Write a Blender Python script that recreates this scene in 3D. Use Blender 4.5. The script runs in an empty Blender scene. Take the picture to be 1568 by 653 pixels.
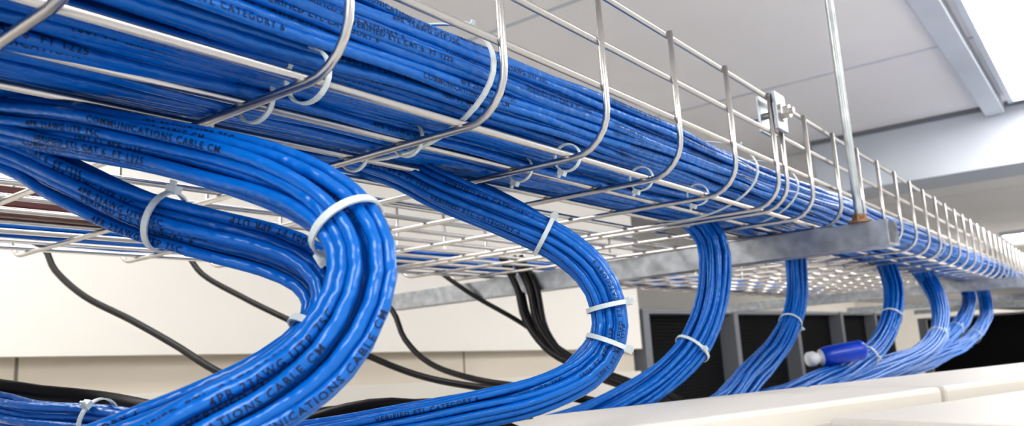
import bpy, bmesh, math, random
from mathutils import Matrix, Vector
random.seed(7)
Z0=2.07
COL=bpy.context.scene.collection
# ---------------------------------------------------------------- materials
def mat(name,col,rough=.5,metal=0,bump=None,noise=None,coat=0,spec=.5,emit=None):
    m=bpy.data.materials.new(name); m.use_nodes=True; nt=m.node_tree; b=nt.nodes['Principled BSDF']
    b.inputs['Base Color'].default_value=(*col,1); b.inputs['Roughness'].default_value=rough
    b.inputs['Metallic'].default_value=metal; b.inputs['Coat Weight'].default_value=coat
    b.inputs['Specular IOR Level'].default_value=spec
    tc=nt.nodes.new('ShaderNodeTexCoord')
    if noise:
        sc,amt=noise
        n=nt.nodes.new('ShaderNodeTexNoise'); n.inputs['Scale'].default_value=sc; n.inputs['Detail'].default_value=1.5
        nt.links.new(tc.outputs['Object'],n.inputs['Vector'])
        r=nt.nodes.new('ShaderNodeValToRGB'); r.color_ramp.elements[0].position=.3; r.color_ramp.elements[1].position=.7
        r.color_ramp.elements[0].color=(*[c*(1-amt) for c in col],1); r.color_ramp.elements[1].color=(*[min(1,c*(1+amt)) for c in col],1)
        nt.links.new(n.outputs['Fac'],r.inputs['Fac']); nt.links.new(r.outputs['Color'],b.inputs['Base Color'])
    if bump:
        sc,st,di=bump
        n=nt.nodes.new('ShaderNodeTexNoise'); n.inputs['Scale'].default_value=sc; n.inputs['Detail'].default_value=1
        nt.links.new(tc.outputs['Object'],n.inputs['Vector'])
        bp=nt.nodes.new('ShaderNodeBump'); bp.inputs['Strength'].default_value=st; bp.inputs['Distance'].default_value=di
        nt.links.new(n.outputs['Fac'],bp.inputs['Height']); nt.links.new(bp.outputs['Normal'],b.inputs['Normal'])
    if emit:
        b.inputs['Emission Color'].default_value=(*emit[0],1); b.inputs['Emission Strength'].default_value=emit[1]
    return m
M_BLUE=mat('blue_pvc_jacket',(.0,.142,.535),.28,bump=(125,.9,.0020),spec=.5)
M_PRINT=mat('jacket_print_ink',(.0,.012,.06),.5)
M_WIRE=mat('zinc_wire',(.58,.565,.55),.29,1,bump=(300,.1,.0003))
M_GALV=mat('galvanised_steel',(.44,.47,.51),.38,.9,noise=(60,.2))
M_ROD=mat('threaded_zinc',(.42,.45,.46),.38,.9,noise=(50,.2))
M_RUST=mat('brass_zinc',(.30,.18,.10),.5,.6,noise=(200,.3))
M_TIE=mat('nylon_white',(.64,.70,.70),.35)
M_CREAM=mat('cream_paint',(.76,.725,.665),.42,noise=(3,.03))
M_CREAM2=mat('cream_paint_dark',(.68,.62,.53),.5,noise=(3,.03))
M_SEAM=mat('seam_dark',(.22,.20,.17),.7)
M_CEIL=mat('ceiling_tile',(.90,.89,.90),.8,noise=(2,.02),bump=(80,.1,.002))
M_WALL=mat('wall_paint',(.87,.84,.785),.6)
M_GREY=mat('grey_metal_paint',(.62,.66,.72),.4,.1,noise=(3,.05))
M_GREYD=mat('grey_frame',(.20,.21,.24),.5)
M_BLACK=mat('black_rubber',(.006,.005,.006),.45,spec=.3)
M_RACK=mat('rack_black',(.006,.007,.009),.6,spec=.3)
M_BROWN=mat('maroon_plastic',(.10,.022,.02),.4)
M_FLOOR=mat('floor_tile',(.72,.70,.67),.4,noise=(2,.05))
M_LIGHT=mat('lamp_diffuser',(1,1,1),.5,emit=((1,.98,.95),11))
M_WCAP=mat('white_plastic',(.8,.82,.85),.35)
M_BCAP=mat('blue_bottle',(.003,.06,.55),.3,noise=(30,.1))
# ---------------------------------------------------------------- mesh helpers
def newobj(name,verts,faces,m,parent=None,smooth=True,mats=None,fm=None):
    me=bpy.data.meshes.new(name); me.from_pydata(verts,[],faces)
    for x in (mats or [m]): me.materials.append(x)
    if smooth: me.polygons.foreach_set('use_smooth',[True]*len(me.polygons))
    if fm: me.polygons.foreach_set('material_index',fm)
    me.update()
    o=bpy.data.objects.new(name,me); COL.objects.link(o)
    if parent: o.parent=parent
    return o
def V(p): return Vector((p[0],p[1],p[2]+Z0))
def catmull(pts,ds):
    P=[Vector(p) for p in pts]; P=[P[0]*2-P[1]]+P+[P[-1]*2-P[-2]]
    out=[]
    for i in range(1,len(P)-2):
        a,b,c,d=P[i-1],P[i],P[i+1],P[i+2]; L=(c-b).length
        n=max(2,int(L/ds))
        for k in range(n):
            t=k/n
            out.append(.5*((2*b)+(c-a)*t+(2*a-5*b+4*c-d)*t*t+(3*b-a-3*c+d)*t**3))
    out.append(P[-2]); return out
def tangents(P):
    n=len(P); return [(P[min(i+1,n-1)]-P[max(i-1,0)]).normalized() for i in range(n)]
def frames(P,ref=Vector((0,0,1))):
    T=tangents(P); N=[]
    n=(ref-T[0]*ref.dot(T[0])).normalized()
    for t in T:
        n=(n-t*n.dot(t)).normalized(); N.append(n)
    return T,N,[t.cross(n) for t,n in zip(T,N)]
def add_tube(vs,fs,P,r,sides=8,caps=True,rf=None):
    T,N,B=frames(P,Vector((.13,.21,.97))); b0=len(vs)
    for i,p in enumerate(P):
        rr=r if rf is None else rf(i)
        for k in range(sides):
            a=2*math.pi*k/sides; vs.append(p+N[i]*(rr*math.cos(a))+B[i]*(rr*math.sin(a)))
    for i in range(len(P)-1):
        for k in range(sides):
            k2=(k+1)%sides
            fs.append((b0+i*sides+k,b0+i*sides+k2,b0+(i+1)*sides+k2,b0+(i+1)*sides+k))
    if caps:
        fs.append(tuple(b0+k for k in range(sides))[::-1]); fs.append(tuple(b0+(len(P)-1)*sides+k for k in range(sides)))
def add_box(vs,fs,c,s,R=None):
    b=len(vs); c=Vector(c)
    for x in (-.5,.5):
        for y in (-.5,.5):
            for z in (-.5,.5):
                v=Vector((x*s[0],y*s[1],z*s[2])); 
                if R: v=R@v
                vs.append(c+v)
    for f in ((0,1,3,2),(4,6,7,5),(0,4,5,1),(2,3,7,6),(0,2,6,4),(1,5,7,3)): fs.append(tuple(b+i for i in f))
def box(name,lo,hi,m,bev=0,parent=None,rot=0):
    lo=V(lo);hi=V(hi); vs=[];fs=[]; add_box(vs,fs,(0,0,0),hi-lo)
    o=newobj(name,vs,fs,m,parent,smooth=False); o.location=(lo+hi)/2
    if bev:
        md=o.modifiers.new('b','BEVEL'); md.width=bev; md.segments=3
    return o
def hexpack(R,r):
    pts=[]; s=2*r*1.01; n=int(R/s)+2
    for j in range(-n,n+1):
        for i in range(-n,n+1):
            x=(i+.5*(j%2))*s; y=j*s*.866
            if math.hypot(x,y)<=R-r*.9: pts.append((x,y))
    return pts
# ---------------------------------------------------------------- cable ties
def tie_ring(vs,fs,c,T,N,B,ra,rb,w=.0038,th=.0011,head=0.0,tail=.004):
    n=40; b=len(vs)
    for k in range(n):
        a=2*math.pi*k/n; d=N*math.cos(a)*ra+B*math.sin(a)*rb; nn=(N*math.cos(a)/ra+B*math.sin(a)/rb).normalized()
        for (o,h) in ((0,-w/2),(0,w/2),(th,w/2),(th,-w/2)): vs.append(c+d+nn*o+T*h)
    for k in range(n):
        k2=(k+1)%n
        for j in range(4):
            j2=(j+1)%4; fs.append((b+k*4+j,b+k*4+j2,b+k2*4+j2,b+k2*4+j))
    a=head; d=N*math.cos(a)*ra+B*math.sin(a)*rb; nn=(N*math.cos(a)/ra+B*math.sin(a)/rb).normalized(); tt=T.cross(nn)
    R=Matrix((tt,T,nn)).transposed()
    add_box(vs,fs,c+d+nn*.002,(.0052,.0055,.0042),R)
    add_box(vs,fs,c+d+nn*.0045+tt*.0015,(.0013,.0034,tail),R)
def make_tie(c,T,ref,ra,rb,parent=None,head=0,w=.0033,name='cable_tie'):
    T=Vector(T).normalized(); N=(Vector(ref)-T*Vector(ref).dot(T)).normalized(); B=T.cross(N)
    vs=[];fs=[]; tie_ring(vs,fs,Vector(c),T,N,B,ra,rb,w=w,head=head)
    return newobj(name,vs,fs,M_TIE,parent,smooth=False)
# ---------------------------------------------------------------- printed text on jackets
def text_mesh(s,h):
    c=bpy.data.curves.new('t','FONT'); c.body=s; c.size=h*1.35; c.space_character=1.25; c.resolution_u=2; c.offset=h*.014
    o=bpy.data.objects.new('t',c); COL.objects.link(o); bpy.context.view_layer.update()
    me=bpy.data.meshes.new_from_object(o.evaluated_get(bpy.context.evaluated_depsgraph_get()))
    bpy.data.objects.remove(o)
    bm=bmesh.new(); bm.from_mesh(me)
    for k in range(0,6):
        bmesh.ops.bisect_plane(bm,geom=bm.verts[:]+bm.edges[:]+bm.faces[:],plane_co=(0,h*k/5,0),plane_no=(0,1,0))
    vs=[(v.co.x,v.co.y-h*.5) for v in bm.verts]; bm.verts.index_update(); fs=[tuple(v.index for v in f.verts) for f in bm.faces]
    bm.free(); return vs,fs
TXT={}
def print_on(P,r,s0,txt,h,facing,vs,fs,flip=False):
    key=(txt,h)
    if key not in TXT: TXT[key]=text_mesh(txt,h)
    tv,tf=TXT[key]
    T=tangents(P); cum=[0]
    for i in range(1,len(P)): cum.append(cum[-1]+(P[i]-P[i-1]).length)
    F=Vector(facing); L=max(v[0] for v in tv)
    b=len(vs); import bisect
    for (x,y) in tv:
        if flip: x=L-x; y=-y
        s=min(max(s0+x,0),cum[-1]*.999); i=max(0,min(bisect.bisect_right(cum,s)-1,len(P)-2)); t=(s-cum[i])/(cum[i+1]-cum[i])
        p=P[i].lerp(P[i+1],t); tn=T[i].lerp(T[i+1],t).normalized()
        n=(F-tn*F.dot(tn)).normalized(); bb=n.cross(tn)
        a=y/r; vs.append(p+(n*math.cos(a)+bb*math.sin(a))*(r+.00024))
    for f in tf: fs.append(tuple(b+i for i in f))
# ---------------------------------------------------------------- cable bundles
WORDS=['VERIFIED ETL CATEGORY 6','4PR 23AWG UTP 75C','VERIFIED ETL CAT 6  FT 1225','COMMUNICATIONS CABLE CM','1001 FT 4PR UTP']
def bundle(name,pts,R,r=.0028,ds=.012,twist=.5,spread=(1.15,1.0,1.25),sides=10,ties=(),ntext=0,wob=.5,ellip=1.0):
    C=catmull([V(p) for p in pts],ds); T,N,B=frames(C); n=len(C)
    offs=hexpack(R,r); vs=[];fs=[]; paths=[]
    for (x,y) in offs:
        ph=[random.uniform(0,6.28) for _ in range(4)]; fr=[random.uniform(5,11) for _ in range(2)]
        P=[];s=0
        for i in range(n):
            if i: s+=(C[i]-C[i-1]).length
            u=i/(n-1); sp=spread[0]*(1-2*u)+spread[1]*2*u if u<.5 else spread[1]*(2-2*u)+spread[2]*(2*u-1)
            a=twist*(u-.5)*2*math.pi*.5; ca,sa=math.cos(a),math.sin(a)
            wx=wob*r*math.sin(s*fr[0]*2+ph[0])+.3*wob*r*math.sin(s*60+ph[2]); wy=wob*r*math.sin(s*fr[1]*2+ph[1])+.3*wob*r*math.sin(s*53+ph[3])
            X=(x*ca-y*sa)*sp+wx; Y=((x*sa+y*ca)*sp+wy)*ellip
            P.append(C[i]+B[i]*X+N[i]*Y)
        paths.append(P); add_tube(vs,fs,P,r,sides)
    o=newobj(name,vs,fs,M_BLUE)
    for (q,head) in ties:
        q=V((q[0]/1000,q[1]/1000,q[2]/1000)); i=min(range(n),key=lambda k:(C[k]-q).length)
        rr=max(math.hypot((P[i]-C[i]).dot(N[i]),(P[i]-C[i]).dot(B[i])) for P in paths)+r
        make_tie(C[i],T[i],N[i],rr,rr,o,head)
    if ntext:
        vs=[];fs=[]; F=Vector((-.5,-.75,-.3))
        mid=int(n*.6); order=sorted(paths,key=lambda P:-(P[mid]-C[mid]).dot(F))
        for P in order[:ntext]:
            s0=random.uniform(.3,.42)
            L=sum((P[i]-P[i-1]).length for i in range(1,n))
            while s0<L-.1:
                print_on(P,r,s0,random.choice(WORDS),.0035,F,vs,fs,flip=s0>L*.68); s0+=random.uniform(.16,.28)
        newobj('jacket_print',vs,fs,M_PRINT,o)
    return o,C
mm=lambda L:[(a/1000,b/1000,c/1000) for a,b,c in L]
bundle('network_cable_loop',mm([(-500,620,175),(0,590,178),(100,545,170),(162,453,140),(181,384,119),(200,330,100),(213,284,81),(220,257,63),(221,243,43),(215,240,23),(204,246,4),(191,261,-10),(173,274,-20),(155,301,-33),(114,342,-47),(30,430,-62)]),.0150,ds=.008,sides=12,spread=(1.2,.95,1.2),ties=(((222,252,57),3.4),),ntext=14)
bundle('network_cable_loop',mm([(-500,540,170),(0,570,160),(110,530,150),(168,466,126),(184,421,103),(200,380,81),(216,346,67),(234,318,56),(243,300,45),(246,292,30),(238,291,13),(222,300,-2),(202,313,-14),(180,334,-24),(145,365,-36),(40,450,-60)]),.0128,ds=.008,sides=12,spread=(1.2,1.0,1.1),ties=(((205,365,76),0.3),((240,292,16),1.0)),ntext=8)
bundle('network_cable_loop',mm([(-500,500,168),(100,520,185),(376,526,182),(396,471,165),(415,420,145),(434,385,121),(462,353,100),(487,325,80),(502,306,57),(508,297,30),(505,298,4),(493,312,-16),(465,337,-30),(431,369,-37),(395,402,-43),(347,452,-50),(200,560,-62)]),.0138,r=.0026,ds=.010,ties=(((480,333,86),.4),((507,297,33),.5),((506,298,10),.5)),ntext=5,spread=(1.7,1.0,1.2))
bundle('network_cable_loop',mm([(0,480,165),(300,510,172),(440,505,180),(469,443,156),(490,398,134),(505,360,106),(510,332,78),(515,309,44),(512,309,10),(492,330,-20)]),.0082,r=.0026,ds=.012,spread=(1.8,1,1))
bundle('network_cable_loop',mm([(500,395,168),(760,410,170),(860,415,165),(892,395,149),(902,378,119),(894,375,79),(875,380,33),(849,392,-6),(814,414,-36),(774,439,-58),(725,475,-78),(660,516,-92)]),.0175,ds=.014,ties=(((846,393,-8),1.2),),spread=(1.15,1,1.1))
bundle('network_cable_loop',mm([(1000,400,168),(1290,420,168),(1385,432,158),(1408,440,131),(1392,440,73),(1350,443,23),(1258,444,-22),(1128,440,-56),(1010,435,-85),(912,450,-97)]),.0185,ds=.02,ties=(((1350,443,23),1.2),))
bundle('network_cable_loop',mm([(1400,385,168),(1660,380,168),(1760,372,146),(1742,357,86),(1691,358,27),(1605,370,-26),(1495,392,-58),(1354,413,-78),(1200,430,-96)]),.019,ds=.025,ties=(((1693,358,30),1.2),((1550,380,-42),1.0)))
bundle('network_cable_loop',mm([(1900,385,168),(2120,385,160),(2200,375,126),(2138,344,57),(2033,336,-11),(1845,346,-50),(1636,377,-70),(1433,404,-82),(1200,450,-98)]),.021,ds=.03,ties=(((2020,337,-16),1.2),))
bundle('network_cable_loop',mm([(2600,390,166),(2880,390,150),(2930,383,93),(2636,368,19),(2264,376,-40),(2005,391,-66),(1745,410,-80),(1400,450,-97)]),.022,ds=.04,ties=(((2450,372,-8),1.2),))
bundle('network_cable_loop',mm([(3000,390,166),(3300,392,150),(3220,375,40),(2654,364,-40),(2145,376,-70),(1816,400,-84),(1500,470,-98)]),.022,ds=.04,ties=(((2750,366,-28),1.2),))
bundle('network_cable_bundle',mm([(60,740,-2),(216,665,-11),(244,597,-22),(266,552,-28),(279,487,-38),(285,440,-50)]),.0125,ties=(((266,552,-28),.8),))
bundle('network_cable_bundle',mm([(-600,850,155),(0,862,152),(700,850,154),(1500,860,152),(3000,855,153)]),.016,ds=.08,spread=(1.2,1.2,1.2),sides=8)
bundle('network_cable_bundle',mm([(-600,455,158),(0,450,158),(300,440,158),(600,420,160),(900,405,160)]),.019,ds=.03,spread=(1.6,1.2,1.0),ellip=.75)
bundle('network_cable_bundle',mm([(-600,430,188),(0,432,188),(300,428,186),(600,405,180)]),.022,ds=.04,spread=(1.2,1.1,1.0),ellip=.8,sides=8)
def trunk():
    r=.0030; vs=[];fs=[];tv=[];tf=[]
    xs=[];x=-.6
    while x<4.6: xs.append(x); x+=.016 if x<.8 else (.03 if x<1.6 else .07)
    for j in range(-7,8):
        for i in range(-15,16):
            y0=(i+.5*(j%2))*.0062; z0=j*.0053
            e=math.hypot(y0/.074,z0/.0335)
            if e>1 or e<.40: continue
            ph=[random.uniform(0,6.28) for _ in range(6)]; f=[random.uniform(3,9) for _ in range(3)]
            P=[]
            for x in xs:
                k=1+.04*math.sin(x*5)+.03*math.sin(x*11+1)
                if x<.3: k*=1+.14*(.3-x)
                P.append(Vector((x,.360+y0*k+.0026*math.sin(f[0]*x+ph[0])+.0007*math.sin(f[1]*6*x+ph[1]),
                      .1735+z0*k+.0020*math.sin(f[2]*x+ph[2])+.0006*math.sin(40*x+ph[3])+Z0)))
            add_tube(vs,fs,P,r,10)
            if y0<-.01 and e>.8:
                s0=random.uniform(.5,.85)
                while s0<1.5:
                    print_on(P,r,s0,random.choice(WORDS),.0036,(-.2,-.8,.1),tv,tf); s0+=random.uniform(.16,.28)
    o=newobj('network_cable_bundle',vs,fs,M_BLUE); newobj('jacket_print',tv,tf,M_PRINT,o)
    for x,h in ((.362,.9),(.80,.9),(.93,.8),(1.9,.8)): make_tie((x,.36,.1745+Z0),(1,0,0),(0,0,1),.0415,.083,o,h,w=.0042)
    for x,y,q in ((.243,.345,.0125),(.243,.302,.0135),(.356,.395,.011),(.356,.345,.011),(.476,.302,.0095),(.476,.345,.0095),(.588,.302,.0095),(.70,.302,.0095),(.243,.40,.012)):
        make_tie((x,y,.1285+q+Z0),(1,.15,0),(0,0,1),q,q,o,3.6 if q<.01 else .4,w=.003)
trunk()
# ---------------------------------------------------------------- tray
def tray():
    vs=[];fs=[]; r=.00245; Y0=.26;Y1=.93; zt=.2527; zb=.1335
    def w(pts,ds=.5,sides=10): add_tube(vs,fs,[V(p) for p in pts],r,sides)
    for z in (.2527,.2142,.1807):
        w([(-.8,Y0+.0048,z),(11,Y0+.0048,z)]); w([(-.8,Y1-.0048,z),(11,Y1-.0048,z)])
    for i in range(13): 
        w([(-.8,.298+.0492*i,zb+.0048),(11,.298+.0492*i,zb+.0048)])
    def cross(X):
        R=.03; pts=[(X,Y0,zt+.001)]
        for k in range(7):
            a=math.pi/2*k/6; pts.append((X,Y0+R-R*math.cos(a),zb+R-R*math.sin(a)))
        for k in range(7):
            a=math.pi/2*k/6; pts.append((X,Y1-R+R*math.sin(a),zb+R-R*math.cos(a)))
        pts.append((X,Y1,zt+.001)); add_tube(vs,fs,[V(p) for p in pts],r,10)
    for k in range(-7,93): cross(.234+.1155*k)
    cross(.838)
    o=newobj('wire_mesh_cable_tray',vs,fs,M_WIRE)
    vs=[];fs=[]
    X=.825; zc=.2335
    add_box(vs,fs,V((X,.2545,zc)),(.030,.004,.040)); add_box(vs,fs,V((X,.272,zc)),(.030,.003,.040))
    add_box(vs,fs,V((X,.258,zc+.020)),(.030,.010,.003))
    s=newobj('splice_clamp',vs,fs,M_GALV,o,smooth=False); m=s.modifiers.new('b','BEVEL'); m.width=.001; m.segments=2
    vs=[];fs=[]
    add_tube(vs,fs,[V((X,.240,zc)),V((X,.285,zc))],.0035,12)
    add_tube(vs,fs,[V((X,.244,zc)),V((X,.2505,zc))],.0075,6)
    add_tube(vs,fs,[V((X,.2505,zc)),V((X,.2527,zc))],.0100,20)
    newobj('splice_bolt',vs,fs,M_WIRE,o,smooth=False)
tray()
box('cable_duct',(-.8,.70,.142),(.42,.765,.160),M_BROWN,.002)
# ---------------------------------------------------------------- struts and rods
def strut(a,b,ztop):
    a=Vector(a);b=Vector(b); L=(b-a).length; d=(b-a).normalized(); ang=math.atan2(d.y,d.x)
    w=.038;h=.030;t=.0026;l=.009
    prof=[(-w/2,h),(-w/2+l,h),(-w/2+l,h-.006),(-w/2+l-t,h-.006),(-w/2+l-t,h-t),(-w/2+t,h-t),(-w/2+t,t),(w/2-t,t),(w/2-t,h-t),(w/2-l+t,h-t),(w/2-l+t,h-.006),(w/2-l,h-.006),(w/2-l,h),(w/2,h),(w/2,0),(-w/2,0)]
    n=len(prof); vs=[Vector((x,y,z)) for x in (0,L) for (y,z) in prof]
    bm=bmesh.new(); bv=[bm.verts.new(v) for v in vs]
    for k in range(n): bm.faces.new([bv[i] for i in (k,(k+1)%n,n+(k+1)%n,n+k)])
    f1=bm.faces.new(bv[:n][::-1]); f2=bm.faces.new(bv[n:]); bmesh.ops.triangulate(bm,faces=[f1,f2]); bmesh.ops.recalc_face_normals(bm,faces=bm.faces)
    me=bpy.data.meshes.new('strut_channel'); bm.to_mesh(me); bm.free(); me.materials.append(M_GALV)
    o=bpy.data.objects.new('strut_channel',me); COL.objects.link(o); o.location=(a.x,a.y,Z0+ztop-h); o.rotation_euler=(0,0,ang)
    return o
strut((1.03,.203),(1.128,1.15),.1305)
strut((2.70,.205),(2.78,1.15),.1305)
strut((4.4,.205),(4.45,1.15),.1305)
strut((6.1,.205),(6.15,1.15),.1305)
def rod(x,y,z0,z1):
    P=[];n=int((z1-z0)/.0009)
    for i in range(n): P.append(V((x,y,z0+i*.0009)))
    vs=[];fs=[]; add_tube(vs,fs,P,.005,12,rf=lambda i:.0053 if i%2 else .0046)
    o=newobj('threaded_hanger_rod',vs,fs,M_ROD)
    vs=[];fs=[]
    add_tube(vs,fs,[V((x,y,.1310)),V((x,y,.1335))],.014,20); add_tube(vs,fs,[V((x,y,.1335)),V((x,y,.1415))],.0088,6)
    newobj('hex_nut',vs,fs,M_RUST,o,smooth=False)
rod(1.020,.236,.108,.95)
# ---------------------------------------------------------------- black cables
def black(pts,r):
    vs=[];fs=[]; add_tube(vs,fs,catmull([V(p) for p in mm(pts)],.015),r,10); newobj('black_power_cable',vs,fs,M_BLACK)
black([(500,1400,240),(521,1279,207),(517,1213,160),(523,1133,115),(539,1039,76),(551,949,37),(555,869,3),(569,775,-32),(640,700,-70)],.0046)
black([(690,1350,235),(699,1208,210),(702,1136,154),(713,1049,111),(727,958,70),(754,851,21),(775,750,-19),(790,651,-39),(803,552,-50),(850,480,-75)],.0044)
black([(920,1100,150),(916,952,95),(905,900,34),(896,839,-6),(862,722,-31),(876,623,-48),(900,540,-70),(950,500,-100)],.0044)
black([(1060,1000,180),(1075,904,110),(1088,818,58),(1091,743,10),(1040,652,-23),(1045,569,-54),(1002,480,-77),(1000,460,-100)],.004)
for dx,dy,dz in ((0,0,0),(14,10,4),(30,22,-2),(-6,20,10),(8,-8,-8),(22,34,14)):
    black([(1055+dx,790+dy,160),(1055+dx,762+dy,107),(1030+dx,730+dy,41+dz),(1018+dx,677+dy,-11+dz),(1015+dx,605+dy,-42+dz),(1011+dx,531+dy,-62),(964+dx,465+dy,-95)],.0055)
black([(150,900,15),(235,703,3),(272,657,-7),(299,622,-14),(313,573,-23),(337,527,-36),(360,480,-60)],.0066)
black([(360,580,-62),(400,530,-45),(427,491,-34),(448,462,-32),(473,431,-39),(483,387,-51),(490,340,-70)],.005)
black([(330,640,-62),(420,560,-40),(500,500,-36),(580,465,-45),(640,450,-75)],.004)
# ---------------------------------------------------------------- cabinets (row runs oblique to the tray)
ang=math.radians(-22.3); ex=Vector((math.cos(ang),math.sin(ang),0)); ey=Vector((-math.sin(ang),math.cos(ang),0))
def cabinet(s0,s1,n0,n1,top,name='equipment_cabinet'):
    e=bpy.data.objects.new(name,None); COL.objects.link(e)
    def part(nm,a0,a1,b0,b1,z0,z1,m,bev):
        vs=[];fs=[]; add_box(vs,fs,(0,0,0),(a1-a0,b1-b0,z1-z0))
        o=newobj(nm,vs,fs,m,e,smooth=False); c=ex*((a0+a1)/2)+ey*((b0+b1)/2); o.location=(c.x,c.y,Z0+(z0+z1)/2); o.rotation_euler=(0,0,ang)
        md=o.modifiers.new('b','BEVEL'); md.width=bev; md.segments=3
    part('body',s0+.002,s1-.002,n0+.006,n1-.006,-2.06,top-.026,M_CREAM,.004)
    part('top_panel',s0,s1,n0,n1,top-.024,top,M_CREAM,.005)
    part('door',s0+.01,s1-.01,n0-.016,n0-.001,-1.98,top-.03,M_CREAM,.004)
cabinet(.30,.80,.50,.677,-.060); cabinet(.806,1.4,.50,.677,-.060); cabinet(1.406,2.2,.50,.677,-.060); cabinet(2.206,3.2,.50,.677,-.060)
cabinet(.585,1.02,-.1,.472,-.070); cabinet(1.028,1.6,-.1,.472,-.070); cabinet(1.606,2.4,-.1,.472,-.070); cabinet(-.35,.572,.05,.472,-.086)
for k in range(4): cabinet(-.95+.9*k+.003,-.05+.9*k-.003,.70,1.22,-.116)
# ---------------------------------------------------------------- bottle
d=Vector((.064,-.068,.010)).normalized(); c0=V((1.393,.437,-.040))
prof=[(0,.0),(.0005,.010),(.003,.012),(.012,.0125),(.016,.011),(.017,.009),(.024,.009),(.026,.014),(.034,.0165),(.040,.0172),(.085,.0172),(.088,.0165),(.092,.0172),(.100,.017),(.104,.014),(.1045,.0)]
C=[c0+d*p[0] for p in prof]; N=d.cross(Vector((0,0,1))).normalized(); B=d.cross(N); vs=[];fs=[];fm=[]
for i,p in enumerate(prof):
    for k in range(24):
        a=2*math.pi*k/24; rr=p[1]*(1+(.04*(k%2) if 0<i<4 else 0)); vs.append(C[i]+N*rr*math.cos(a)+B*rr*math.sin(a))
for i in range(len(prof)-1):
    for k in range(24): fs.append((i*24+k,i*24+(k+1)%24,(i+1)*24+(k+1)%24,(i+1)*24+k)); fm.append(0 if i<7 else 1)
newobj('marker_bottle',vs,fs,None,mats=[M_WCAP,M_BCAP],fm=fm)
# ---------------------------------------------------------------- room
box('floor',(-4,-5,-2.12),(12.1,3.2,-2.07),M_FLOOR)
box('ceiling',(-4,-5,.95),(12.1,3.2,1.0),M_CEIL)
vs=[];fs=[]
for X in (-.62,.58,1.78,2.98,4.18,5.38,6.58): add_box(vs,fs,V((X,-.5,.949)),(.012,7,.004))
for Y in (1.5,-.95,-2.15): add_box(vs,fs,V((4,Y,.949)),(16,.012,.004))
newobj('trim_1',vs,fs,M_GREY,smooth=False)
box('wall_back',(12,-5,-2.07),(12.1,3.2,.95),M_WALL)
def prism(name,pts,y0,y1,m,parent=None):
    n=len(pts); vs=[V((x,y0,z)) for x,z in pts]+[V((x,y1,z)) for x,z in pts]
    fs=[tuple(range(n)),tuple(range(n,2*n))[::-1]]+[(k,n+k,n+(k+1)%n,(k+1)%n) for k in range(n)]
    return newobj(name,vs,fs,m,parent,smooth=False)
wl=prism('wall_left',[(-4,.176),(3.17,-.010),(3.17,.95),(-4,.95)],1.70,1.80,M_WALL)
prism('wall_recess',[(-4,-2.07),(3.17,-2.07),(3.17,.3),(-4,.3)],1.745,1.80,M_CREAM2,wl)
prism('ledge',[(-4,-2.07),(3.17,-2.07),(3.17,-.105),(1.41,-.055),(.634,-.02),(-4,.11)],1.715,1.745,M_CREAM,wl)
for X in (.675,2.02,): prism('seam',[(X,-.3),(X+.006,-.3),(X+.006,.3),(X,.3)],1.7435,1.746,M_SEAM,wl)
prism('wall_far_left',[(3.17,-2.07),(12,-2.07),(12,.95),(3.17,.95)],3.0,3.1,M_WALL)
def rack(x0,y0,rot,top):
    e=bpy.data.objects.new('server_rack',None); COL.objects.link(e); e.location=(x0,y0,Z0); e.rotation_euler=(0,0,rot)
    vs=[];fs=[]; h=2.06+top
    add_box(vs,fs,(.035,.05,top-h/2),(.06,.1,h)); add_box(vs,fs,(.56,.05,top-.01),(.98,.08,.02))
    newobj('frame',vs,fs,M_GREYD,e,smooth=False)
    vs=[];fs=[]; add_box(vs,fs,(.56,.50,top-.02-(h-.02)/2),(.98,.82,h-.02))
    for j in range(60): add_box(vs,fs,(.56,.085,top-.04-.018*j),(.90,.014,.006),Matrix.Rotation(.6,3,'X'))
    newobj('louvred_panel',vs,fs,M_RACK,e,smooth=False)
for k in range(5): rack(3.2+1.05*k,1.70,0,.165)
for k in range(4): rack(8.6,1.6-1.05*k,-math.pi/2,.10)
box('ceiling_bulkhead',(4.0,-4.5,.675),(4.35,1.1,.95),M_GREY,.004)
box('trim_2',(3.985,-4.5,.93),(4.0,1.1,.95),M_GREYD)
box('ceiling_rail',(-2,.27,.90),(3.98,.345,.949),M_GREY,.003)
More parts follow.
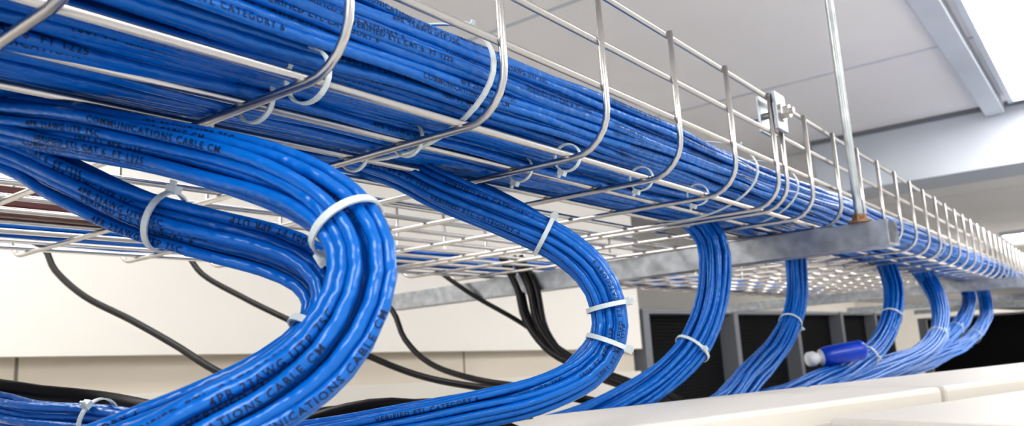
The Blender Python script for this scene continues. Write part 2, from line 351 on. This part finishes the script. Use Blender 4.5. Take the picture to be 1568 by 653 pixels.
def luminaire(x0,x1,y0,y1):
    e=bpy.data.objects.new('ceiling_or_fill_light',None); COL.objects.link(e)
    vs=[];fs=[]
    for a,b in (((x0+x1)/2,y0),((x0+x1)/2,y1)): add_box(vs,fs,V((a,b,.93)),(x1-x0+.04,.02,.038))
    for a,b in ((x0,(y0+y1)/2),(x1,(y0+y1)/2)): add_box(vs,fs,V((a,b,.93)),(.02,y1-y0,.038))
    newobj('housing',vs,fs,M_GREY,e,smooth=False)
    box('diffuser',(x0,y0,.925),(x1,y1,.945),M_LIGHT,0,e)
luminaire(2.2,3.85,-.45,.235); luminaire(.2,1.4,-1.6,-1.0); luminaire(-1.6,-.4,-.6,.0); luminaire(2.6,3.8,-2.4,-1.8); luminaire(5.2,6.4,-.45,.15)
luminaire(-.6,.6,1.0,1.35); luminaire(8,9.2,-.45,.15); luminaire(9.8,11,-1.2,.9)  # added fill lamps: first brightens the left wall, the others the far back wall
# ---------------------------------------------------------------- world, camera
w=bpy.data.worlds.new('world'); bpy.context.scene.world=w; w.use_nodes=True
w.node_tree.nodes['Background'].inputs[0].default_value=(.97,.98,1,1); w.node_tree.nodes['Background'].inputs[1].default_value=.92
f=1220.0
d1=Vector((.6055,.1022,.789)).normalized()
u=Vector((-.0619,-.9826,.1749)); u=(u-u.dot(d1)*d1).normalized(); d2=u.cross(d1)
cd=bpy.data.cameras.new('camera'); cam=bpy.data.objects.new('camera',cd); COL.objects.link(cam)
cd.sensor_width=36; cd.lens=f/1568*36; cd.clip_start=.01
r=Vector((d1.x,d2.x,u.x)); dn=Vector((d1.y,d2.y,u.y)); fw=Vector((d1.z,d2.z,u.z))
M=Matrix((r,-dn,-fw)).transposed().to_4x4(); M.translation=(0,0,Z0); cam.matrix_world=M
cd.dof.use_dof=True; cd.dof.focus_distance=.5; cd.dof.aperture_fstop=14
sc=bpy.context.scene; sc.camera=cam; sc.view_settings.view_transform='Standard'; sc.view_settings.exposure=0.02
try: sc.view_settings.look='Medium High Contrast'
except Exception as e_: print('look',e_)
